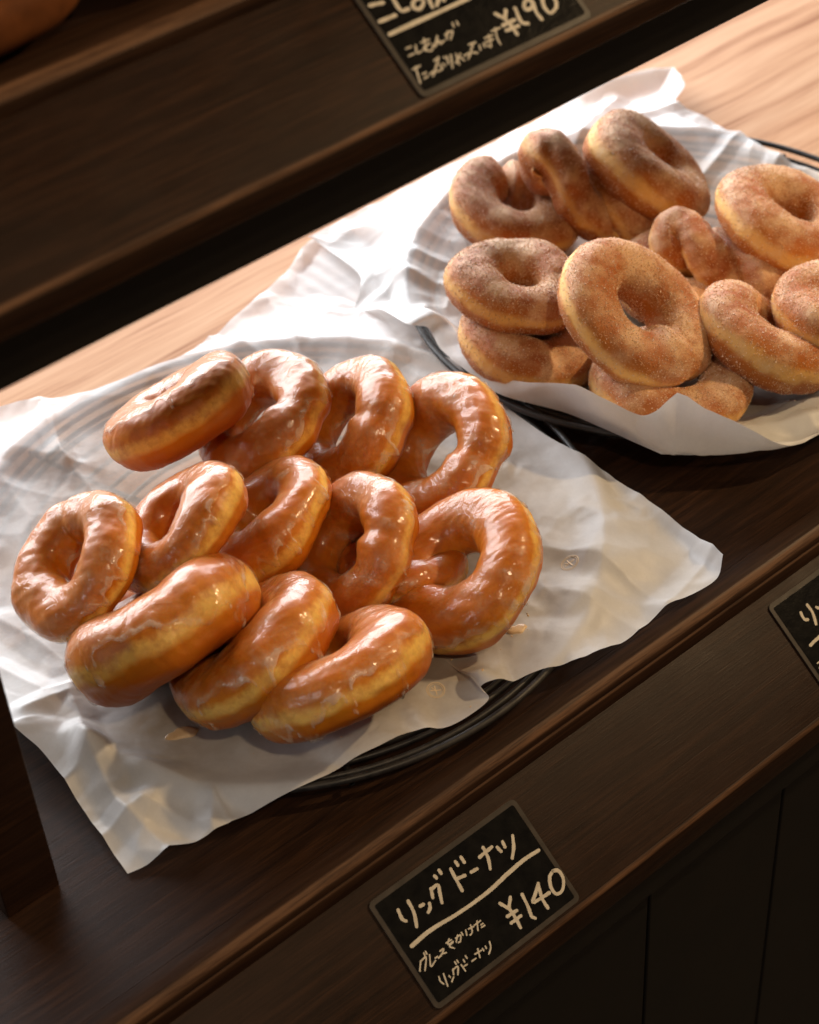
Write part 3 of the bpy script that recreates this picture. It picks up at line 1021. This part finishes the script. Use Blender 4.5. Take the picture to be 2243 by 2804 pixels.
glazed('tipped glazed doughnut at the back left of its pile, pale glaze facing away', (0.4000, 0.7028, 0.0710), (-0.104, 0.580, 0.808), 0.0434, 0.0174, seed=101, milk=0.9, brown=0.5, cover=50, drip=7, hz=0.98)
glazed('glazed doughnut with lilac sheen leaning behind the tipped one, second of the back row', (0.4446, 0.6928, 0.0480), (-0.508, 0.275, 0.816), 0.0421, 0.0141, seed=102, milk=0.95, brown=0.6, pinch=((8, 0.4),), cover=-6, drip=14)
glazed('glazed doughnut third along the back row, between the lilac one and the open ring', (0.4796, 0.6606, 0.0411), (-0.592, 0.311, 0.743), 0.0426, 0.0143, seed=103, milk=0.6, brown=0.3, pinch=((0, 0.35),), cover=12, drip=8)
glazed('glazed doughnut at the right end of the back row, paper showing through its hole', (0.4980, 0.6067, 0.0433), (-0.651, 0.252, 0.716), 0.0453, 0.0145, seed=104, milk=0.6, brown=0.35, pinch=((-4, 0.45),), cover=4, drip=16)
glazed('leftmost glazed doughnut with its whole hole visible and cream glaze along its top', (0.2974, 0.6429, 0.0700), (-0.633, 0.183, 0.752), 0.0387, 0.0134, seed=105, milk=0.7, brown=0.2, pinch=((120, 0.35),), cover=6, drip=16)
glazed('glazed doughnut overlapped by the leftmost ring, second of the middle row', (0.3451, 0.6234, 0.0759), (-0.361, 0.494, 0.791), 0.0390, 0.0140, seed=106, milk=0.3, brown=0.3, cover=4, drip=18)
glazed('golden glazed doughnut with crackled glaze, third of the middle row', (0.3958, 0.6269, 0.0440), (-0.389, 0.448, 0.805), 0.0422, 0.0152, seed=107, milk=0.2, brown=0.2, cover=10, drip=14)
glazed('glazed doughnut with thick jagged drips down its side, fourth of the middle row', (0.4189, 0.5825, 0.0410), (-0.627, 0.275, 0.729), 0.0416, 0.0135, seed=108, milk=0.8, brown=0.5, pinch=((10, 0.45),), cover=-10, drip=22)
glazed('glazed doughnut lying flattest at the right front of its pile, nearest the printed emblem', (0.4521, 0.5366, 0.0376), (-0.526, 0.194, 0.828), 0.0444, 0.0155, seed=109, milk=0.35, brown=0.1, cover=2, drip=14)
glazed('large glazed doughnut at the front left, nearly on edge, wide cream waist', (0.3080, 0.5915, 0.0537), (0.009, 0.683, 0.730), 0.0501, 0.0215, seed=110, milk=0.45, brown=0.4, cover=10, drip=12)
glazed('glazed doughnut in the middle of the front row with one thick drip on its side', (0.3372, 0.5609, 0.0427), (-0.242, 0.577, 0.780), 0.0457, 0.0171, seed=111, milk=0.3, brown=0.35, cover=2, drip=14)
glazed('glazed doughnut right of the front row with several runs of glaze', (0.3578, 0.5220, 0.0402), (-0.003, 0.563, 0.826), 0.0457, 0.0171, seed=112, milk=0.35, brown=0.25, cover=4, drip=20)
glazed('glazed doughnut buried under the left of the pile, only slivers of it showing', (0.3349, 0.6555, 0.0207), (-0.043, 0.036, 0.998), 0.0331, 0.0119, seed=113, cover=0, drip=8)
glazed('glazed doughnut buried between the dripping one and the flattest one', (0.4392, 0.5688, 0.0264), (0.035, 0.148, 0.988), 0.0329, 0.0119, seed=114, cover=0, drip=8)
sugared('cinnamon sugar doughnut at the back left with a notch in its far rim', frame((0.6989, 0.7631, 0.0342), (0.173, -0.222, 0.960)), ring_surface(0.0428, 0.0154, 201, gap=95), 201, 0.7)
sugared('large cinnamon sugar doughnut leaning at the very back of its tray', frame((0.7737, 0.7177, 0.0493), (0.531, -0.382, 0.756)), ring_surface(0.0450, 0.0169, 203), 203, 0.35)
sugared('cinnamon sugar doughnut in the back row cut by the right edge of the picture', frame((0.7844, 0.6153, 0.0537), (0.297, -0.231, 0.926)), ring_surface(0.0457, 0.0162, 204), 204, 0.2)
sugared('cinnamon sugar doughnut stacked on another at the left of its tray', frame((0.6197, 0.6767, 0.0572), (0.172, -0.125, 0.977)), ring_surface(0.0399, 0.0144, 205), 205, 0.5)
sugared('cinnamon sugar doughnut lying under the stacked one at the left', frame((0.6140, 0.6576, 0.0293), (0.134, -0.089, 0.987)), ring_surface(0.0414, 0.0170, 206), 206, 0.6)
sugared('cinnamon sugar doughnut on top at the front, tilted to show its whole sugary hole', frame((0.6400, 0.6017, 0.0656), (0.209, -0.527, 0.824)), ring_surface(0.0464, 0.0160, 207, pinch=((300, 0.7),), oval=0.05, ovang=-40), 207, 0.1)
sugared('cinnamon sugar doughnut flat in the middle of its tray, mostly hidden', frame((0.7245, 0.6467, 0.0243), (-0.014, -0.062, 0.998)), ring_surface(0.0389, 0.0156, 208), 208, 0.6)
sugared('cinnamon sugar doughnut leaning at the front right under the one at the picture edge', frame((0.6986, 0.5553, 0.0416), (0.512, -0.119, 0.851)), ring_surface(0.0424, 0.0161, 210), 210, 0.5)
sugared('cinnamon sugar doughnut at the right edge of the picture, resting on the leaning one', frame((0.7361, 0.5367, 0.0547), (-0.020, -0.108, 0.994)), ring_surface(0.0356, 0.0149, 211), 211, 0.2)
sugared('cinnamon sugar doughnut at the very front under the top one, behind the folded paper', frame((0.6451, 0.5765, 0.0299), (0.072, -0.016, 0.997)), ring_surface(0.0455, 0.0146, 212), 212, 0.5)
sugared('cinnamon sugar twist leaning between the notched ring and the large back ring', frame((0.7309, 0.7296, 0.0458), (0.386, -0.433, 0.814), -38), twist_surface(0.037, 0.0098, 0.0148, 0.55, 202), 202, 0.75, name='sugar_twist', group='cinnamon sugar twists')
sugared('cinnamon sugar twist lying across the middle right of the tray', frame((0.7443, 0.6185, 0.0386), (-0.262, -0.374, 0.889), -27), twist_surface(0.039, 0.0090, 0.0140, 0.95, 209), 209, 0.65, name='sugar_twist', group='cinnamon sugar twists')

# ------------------------------------------------------------------ price cards
PX = np.array((1.0, 0, 0))
PD = np.array((0, -math.cos(math.radians(36.5)), -math.sin(math.radians(36.5))))
PN = np.array((0, PD[2], -PD[1]))
CARD_GLAZED = ((0.3095,0.4483,-0.0224), [
  (1.65, [(10.9,10.6), (10.2,14.9), (11.2,16.8)]),
  (1.65, [(17.5,10), (16.8,15.8), (14.1,21.8)]),
  (1.65, [(21.2,15.2), (23,15.4)]),
  (1.65, [(22.8,19.7), (24.9,18.4), (25.7,16.7)]),
  (1.65, [(30.4,11.7), (28.7,15.5)]),
  (1.65, [(31.1,11.9), (34.4,12.1), (33.2,15.2), (31.1,19.9)]),
  (1.65, [(35.5,7.9), (35.7,9.2)]),
  (1.65, [(38.9,7), (38.9,8.7)]),
  (1.65, [(44.2,9.6), (43.6,15.2), (43.1,20.9)]),
  (1.65, [(44.3,15.1), (48.5,16.1)]),
  (1.65, [(48.3,8.2), (48.4,10.1)]),
  (1.65, [(52,8), (51.9,10.9)]),
  (1.65, [(52.1,16.6), (55.6,17)]),
  (1.65, [(60,13.3), (64.4,13), (68.3,12.8)]),
  (1.65, [(64.2,10.7), (63.5,15.7), (61.2,20.7)]),
  (1.65, [(70.4,14.5), (70.9,17.1)]),
  (1.65, [(74.4,13.9), (73.9,16.5)]),
  (1.65, [(80.5,14.4), (77.6,19.2), (73.8,22.9)]),
  (1.65, [(55.5,36.4), (57.7,40.6)]),
  (1.65, [(61.8,37), (58.1,40.6)]),
  (1.65, [(58,40.5), (58,45.9), (57.5,51.3)]),
  (1.65, [(55,43.4), (60.8,43.8)]),
  (1.65, [(54.7,46.9), (60.9,47)]),
  (1.65, [(67.6,39.4), (66.7,45.4), (65.5,50.2), (66.5,52)]),
  (1.65, [(77.9,39.7), (74,42.6), (70,45.4), (74.9,46.2), (80,46.5)]),
  (1.65, [(77.7,40), (75.2,46.5), (74.9,51.7)]),
  (1.65, [(87.9,39.3), (84.6,40.9), (82.2,45.3), (82.8,49.1), (86.5,49.3), (90.1,45.5), (90.5,41), (87.9,39.3)]),
  (1.85, [(6.8,27.5), (18.9,26.9), (35.7,28.4), (53.6,28.7), (66.9,27.5), (77.8,26.8), (87.8,27.4)]),
  (0.72, [(6.4,35.4), (3.4,38.9)]),
  (0.72, [(6.9,35.5), (9.6,35.6), (5.6,40.1)]),
  (0.72, [(9.8,33.4), (9.6,34.6)]),
  (0.72, [(11,33.4), (10.7,34.6)]),
  (0.72, [(11.7,35.7), (9.2,40.2), (12.6,39.4)]),
  (0.72, [(13.2,38.4), (14.5,38.5)]),
  (0.72, [(17,37.2), (19.2,37.4), (16.7,38.9), (14.4,39.3)]),
  (0.72, [(17.2,38.8), (19.2,39.5)]),
  (0.72, [(21.7,35.9), (24.7,36.2)]),
  (0.72, [(24.1,35.2), (22.1,37), (25.1,37.3)]),
  (0.72, [(24.7,37.6), (22.3,38.1), (23.7,40.2)]),
  (0.72, [(27,36.8), (29.9,37), (28.3,39.1), (27,39.2)]),
  (0.72, [(28.7,36.2), (26.1,38.5)]),
  (0.72, [(31,36.4), (30.9,37.7)]),
  (0.72, [(33.5,36.6), (32.5,38.8)]),
  (0.72, [(34.9,37), (37.7,37.5)]),
  (0.72, [(36.9,36.1), (35.8,39), (34,39.8)]),
  (0.72, [(38.5,37.3), (42.3,37.3)]),
  (0.72, [(40.8,36.4), (38.5,40.2)]),
  (0.72, [(41.2,39), (42.6,39)]),
  (0.72, [(40.8,40.1), (42.8,40.2)]),
  (0.72, [(9.6,46.1), (9,48.2), (9.6,50.1)]),
  (0.72, [(12.3,46.4), (10.7,52)]),
  (0.72, [(14,48.7), (14.1,49.6)]),
  (0.72, [(13.6,51.6), (15.6,50.4)]),
  (0.72, [(17.4,47.3), (16.2,49.5)]),
  (0.72, [(17.9,47.6), (20.2,47.8), (17.9,50.8)]),
  (0.72, [(20.1,45.2), (20.1,46.4)]),
  (0.72, [(21.5,45.2), (21.4,46.4)]),
  (0.72, [(22,48.2), (22.1,51.6)]),
  (0.72, [(22.8,49.4), (24.6,49.6)]),
  (0.72, [(24.3,46.8), (24.2,48)]),
  (0.72, [(26.2,46), (26.2,47.3)]),
  (0.72, [(27.5,49.8), (29.9,49.9)]),
  (0.72, [(30.7,48.1), (34.4,48.5)]),
  (0.72, [(33.3,46.9), (31.8,50.7)]),
  (0.72, [(35.3,48.2), (35.3,49.3)]),
  (0.72, [(37.2,48.1), (37,49.2)]),
  (0.72, [(40.2,47.6), (39.1,50.1), (36.5,52)]),
])
CARD_BEAN = ((0.4157,0.5049,0.3299), [
  (1.65, [(3.8,-42.4), (9.6,-41.3)]),
  (1.65, [(3.3,-34.9), (11,-34.6)]),
  (1.65, [(14.6,-41.1), (14.6,-35.4), (17.8,-34.8)]),
  (1.65, [(26.3,-36.5), (22.5,-36.9), (20.3,-34.6), (22.3,-32.9), (25.4,-34.4), (26.3,-36.5)]),
  (1.65, [(29,-36.6), (27.8,-31.4)]),
  (1.65, [(30.5,-35.6), (33,-34.1), (30,-31.3)]),
  (1.65, [(34.4,-34.3), (34.3,-32.1)]),
  (1.65, [(51.2,-18.3), (53.6,-14.8)]),
  (1.65, [(56.3,-17.6), (53.5,-14.6)]),
  (1.65, [(53.6,-14.8), (54.3,-11), (54.3,-7.1)]),
  (1.65, [(51.1,-12.6), (57.4,-12.6)]),
  (1.65, [(51.1,-10.1), (57.3,-9.8)]),
  (1.65, [(60.8,-16.8), (59.5,-10.8), (61.7,-8.9)]),
  (1.65, [(69.9,-16.2), (68,-17.9), (65.5,-16.6), (65.1,-14.3), (68,-14.3), (69.9,-16.2)]),
  (1.65, [(69.9,-16.2), (68.5,-12), (68.6,-8.2)]),
  (1.65, [(75.6,-17), (73.3,-12.5), (74.1,-8.9), (78.5,-10.3), (80.7,-14.8)]),
  (1.85, [(3.8,-28.6), (16.6,-28.6), (34.1,-28.5), (47.7,-28.7)]),
  (0.72, [(6.3,-20.7), (8.8,-20.6)]),
  (0.72, [(5.5,-17.6), (8.3,-17.6)]),
  (0.72, [(10.9,-20.3), (9.5,-17.3), (11.8,-17.2)]),
  (0.72, [(13.7,-20.3), (17.8,-20.2)]),
  (0.72, [(15.9,-21.2), (13.6,-16.5)]),
  (0.72, [(17.1,-18.8), (13.1,-17.7), (15.6,-15.7), (17.9,-17.6)]),
  (0.72, [(21.8,-20), (17.9,-16.4), (21.3,-18.2), (20.8,-16.6), (23.2,-17.2)]),
  (0.72, [(25.2,-19.1), (29.2,-19.3), (26.2,-16.5)]),
  (0.72, [(27.2,-19.9), (24.6,-17.2)]),
  (0.72, [(31.3,-22.1), (30.9,-20.4)]),
  (0.72, [(33.4,-22), (33.2,-20.4)]),
  (0.72, [(3.4,-12.1), (7.3,-12.2)]),
  (0.72, [(5.1,-12.5), (2.7,-6)]),
  (0.72, [(6.1,-8.7), (7.8,-8.7)]),
  (0.72, [(5.5,-6.9), (7.5,-7.1)]),
  (0.72, [(8.8,-7.5), (11.7,-7.8), (9.5,-6.3)]),
  (0.72, [(14,-11.5), (16.6,-12.1)]),
  (0.72, [(16.2,-11.5), (11.8,-7.8), (14.9,-7.2), (15.1,-9.1)]),
  (0.72, [(16.7,-9), (16.9,-7.8)]),
  (0.72, [(18.7,-11.2), (19,-10.6)]),
  (0.72, [(20.2,-11), (18.7,-8.1)]),
  (0.72, [(22.1,-10.9), (19.2,-5.9)]),
  (0.72, [(24.3,-10.4), (22.8,-6)]),
  (0.72, [(26,-9.6), (21.8,-7)]),
  (0.72, [(24.8,-8.9), (25.8,-6.5)]),
  (0.72, [(27,-8.2), (30.2,-8.2), (27.8,-6.4)]),
  (0.72, [(31.8,-11.4), (35.2,-11.2)]),
  (0.72, [(33.6,-10.8), (30.9,-8.5), (33.1,-6.9)]),
  (0.72, [(35.9,-9.4), (35.1,-7.6)]),
  (0.72, [(38.1,-9.4), (37.6,-7.9)]),
  (0.72, [(40,-11.1), (44,-10.8)]),
  (0.72, [(39.3,-9.4), (43.1,-9.2)]),
  (0.72, [(42.5,-11.6), (40.3,-6.9), (39.1,-8)]),
  (0.72, [(44.7,-12.4), (49,-12.2)]),
  (0.72, [(47,-12.9), (45.1,-9.1), (44.6,-6)]),
])
CARD_CINNAMON = ((0.5875,0.4504,-0.0208), [
  (1.65, [(15.1,12.9), (14.6,16.8), (16.3,18.1)]),
  (1.65, [(21.4,11.8), (21.4,16.8), (19.1,22.6)]),
  (1.65, [(25.5,15.6), (27.1,17.6)]),
  (1.65, [(22.4,24.1), (26.3,22.5), (28.1,20.8)]),
  (1.85, [(8.3,29.8), (13.7,29.2), (20.7,28.9), (27.5,29), (38.4,28.6)]),
  (0.72, [(5.4,39.5), (7.5,39.5)]),
  (0.72, [(4.8,42.2), (7.2,41.1)]),
  (0.72, [(8.9,39.9), (8.6,41.1)]),
])


def rrect(x0, x1, y0, y1, r, seg=5):
    pts = []
    for cx, cy, a0 in ((x1 - r, y1 - r, 0), (x0 + r, y1 - r, 90), (x0 + r, y0 + r, 180), (x1 - r, y0 + r, 270)):
        for i in range(seg + 1):
            a = math.radians(a0 + 90 * i / seg)
            pts.append((cx + r * math.cos(a), cy + r * math.sin(a)))
    return pts


def slab(name, outline, h0, h1, mat, parent):
    n = len(outline)
    V = [(x, y, h0) for x, y in outline] + [(x, y, h1) for x, y in outline]
    F = [tuple(range(n))[::-1], tuple(range(n, 2 * n))] + [(i, (i + 1) % n, n + (i + 1) % n, n + i) for i in range(n)]
    return mesh_obj(name, V, F, mat, parent, smooth=False)


def price_card(label, data, x0, x1, y0, y1, seed, lift=0.0006):
    corner, strokes = data
    o = np.array(corner) + PN * lift
    m = Matrix([[PX[i], -PD[i], PN[i], o[i]] for i in range(3)] + [[0, 0, 0, 1]])
    t = thing('price_card', label, 'price card', matrix=m, group='handwritten price cards on the rails')
    slab('laminate', rrect(x0, x1, y0, y1, 0.0030), 0.0, 0.0006, M['lam'], t)
    slab('black_card', rrect(x0 + 0.0025, x1 - 0.0025, y0 + 0.0025, y1 - 0.0025, 0.0012), 0.00062, 0.0009, M['chalk'], t)
    V, F = [], []
    rg = np.random.default_rng(seed)
    for i, (w, pts) in enumerate(strokes):
        ribbon([(x * 0.001, -y * 0.001) for x, y in pts], w * 0.001, 0.00108 + i * 0.000004, 0.0002, V, F, rg)
    mesh_obj('lettering', V, F, M['ink'], t, smooth=False)
    return t


price_card('black laminated price card reading 140 yen under the glazed doughnuts', CARD_GLAZED, 0.0, 0.0925, -0.0582, 0.0, 1)
price_card('black laminated price card reading 190 yen on the upper rail', CARD_BEAN, 0.0, 0.0915, 0.0, 0.0535, 2)
price_card('black laminated price card cut off by the right picture edge below the sugar doughnuts', CARD_CINNAMON, 0.0, 0.0925, -0.0582, 0.0, 3)

# ------------------------------------------------------------------ small marks
def emblem(P, x, y, rot, s, parent):
    V, F = [], []
    mz = lambda a, b: paper_z(P, a, b)
    for r, w in ((0.0044, 0.0004), (0.0036, 0.0003)):
        a = np.linspace(0, 2 * np.pi, 25)
        ribbon([(x + s * r * math.cos(q), y + s * r * math.sin(q)) for q in a], w, 0.00016, 0.00003, V, F, None, mz)
    for q in (0.9, 2.35):
        q += rot
        ribbon([(x - s * 0.0024 * math.cos(q), y - s * 0.0024 * math.sin(q)), (x + s * 0.0024 * math.cos(q), y + s * 0.0024 * math.sin(q))], 0.0006, 0.00017, 0.00003, V, F, None, mz)
    q = rot + 1.6
    ribbon([(x, y), (x + s * 0.0026 * math.cos(q), y + s * 0.0026 * math.sin(q))], 0.0005, 0.00018, 0.00003, V, F, None, mz)
    mesh_obj('printed_emblem', V, F, M['print'], parent, smooth=False)


emblem(LP, 0.5101, 0.5196, 0.5, 1.0, left_sheet)
emblem(LP, 0.4021, 0.5026, 0.2, 1.0, left_sheet)


def glaze_drop(label, x, y, lx, ly, rot, seed):
    n, k = 40, 7
    V = [(0, 0, 0.0009)]
    rg = np.random.default_rng(seed)
    ph = rg.uniform(0, 6.28, 3)
    for i in range(1, k + 1):
        f = i / k
        for j in range(n):
            a = 2 * np.pi * j / n
            r = f * (1 + 0.16 * math.sin(2 * a + ph[0]) + 0.12 * math.sin(3 * a + ph[1]) + 0.06 * math.sin(5 * a + ph[2]))
            V.append((lx * r * math.cos(a), ly * r * math.sin(a), 0.0009 * math.sqrt(max(0, 1 - f ** 3)) - (0.0006 if i == k else 0)))
    F = [(0, 1 + j, 1 + (j + 1) % n) for j in range(n)]
    for i in range(k - 1):
        for j in range(n):
            F.append((1 + i * n + j, 1 + (i + 1) * n + j, 1 + (i + 1) * n + (j + 1) % n, 1 + i * n + (j + 1) % n))
    o = mesh_obj('glaze_drop', V, F, M['drop'], None)
    o.location = (x, y, paper_z(LP, x, y) + 0.0003)
    o.rotation_euler = (0, 0, rot)
    o['label'] = label
    o['category'] = 'icing drop'
    o['group'] = 'set drops of icing on the paper'


glaze_drop('long hardened icing drop on the paper in front of the large front left doughnut', 0.2948, 0.5671, 0.0085, 0.0036, -0.55, 4)
glaze_drop('hardened icing drop on the white paper below the rightmost glazed doughnut', 0.4583, 0.5042, 0.0048, 0.0036, -0.3, 8)


def scatter(name, label, P, centre, r0, r1, count, s0, s1, mat, seed, flat=1.0):
    rg = np.random.default_rng(seed)
    a = rg.uniform(0, 6.283, count)
    r = np.sqrt(rg.uniform(r0 ** 2, r1 ** 2, count))
    V, F = [], []
    for i in range(count):
        x, y = centre[0] + r[i] * math.cos(a[i]), centre[1] + r[i] * math.sin(a[i])
        s_ = rg.uniform(s0, s1)
        v = OCT_V * s_ * rg.uniform(0.5, 1.4, (1, 3)) * np.array([1, 1, flat])
        q = rg.uniform(0, 6.28)
        v = np.c_[v[:, 0] * math.cos(q) - v[:, 1] * math.sin(q), v[:, 0] * math.sin(q) + v[:, 1] * math.cos(q), v[:, 2]]
        V.append(v + np.array([x, y, paper_z(P, x, y) + s_ * flat * 0.6]))
        F.append(OCT_F + 6 * i)
    o = mesh_obj(name, np.concatenate(V), np.concatenate(F), mat, None, smooth=False)
    o['label'] = label
    o['category'] = 'crumbs'
    o['kind'] = 'stuff'


scatter('loose_sugar', 'loose sugar grains fallen on the paper round the cinnamon sugar doughnuts', RP, RC, 0.06, 0.155, 420, 0.00018, 0.0005, M['sugar'], 5)
scatter('glaze_crumbs', 'tiny glaze crumbs fallen on the paper round the glazed doughnuts', LP, (0.40, 0.585), 0.06, 0.105, 70, 0.0002, 0.0008, M['drop'], 6, 0.5)


# ------------------------------------------------------------------ bread on the upper shelf
def loaf(name, label, cx, cy, z, lx, ly, lz, rot, seed, parts=True):
    t = thing(name, label, 'bread', matrix=Matrix.Translation((cx, cy, z)) @ Matrix.Rotation(rot, 4, 'Z'), group='dark loaves on the upper shelf')
    n, k = 64, 40
    a = np.linspace(0, 2 * np.pi, n, endpoint=False)
    b = np.linspace(-np.pi / 2, np.pi / 2, k)
    ca, sa = superell(a, 3.2)
    cb, sb = superell(b, 2.8)
    P = np.stack([lx * ca[:, None] * cb, ly * sa[:, None] * cb, lz * (sb + 1)[None].repeat(n, 0)], -1)
    P *= (1 + sines(P, seed, 0.05, 0.02) + sines(P, seed + 1, 0.016, 0.008))[..., None]
    mesh_obj('crust', P.reshape(-1, 3), grid_faces(n, k, True, False), M['crust'], t)
    return t


loaf('bread_loaf', 'low crusted loaf at the left end of the upper shelf, paler on top', 0.268, 0.603, 0.3752, 0.052, 0.043, 0.0160, 0.05, 3)
loaf('bread_loaf', 'dark crusted loaf behind the upper moulding, next along from the end loaf', 0.392, 0.605, 0.3752, 0.064, 0.046, 0.030, -0.04, 9)
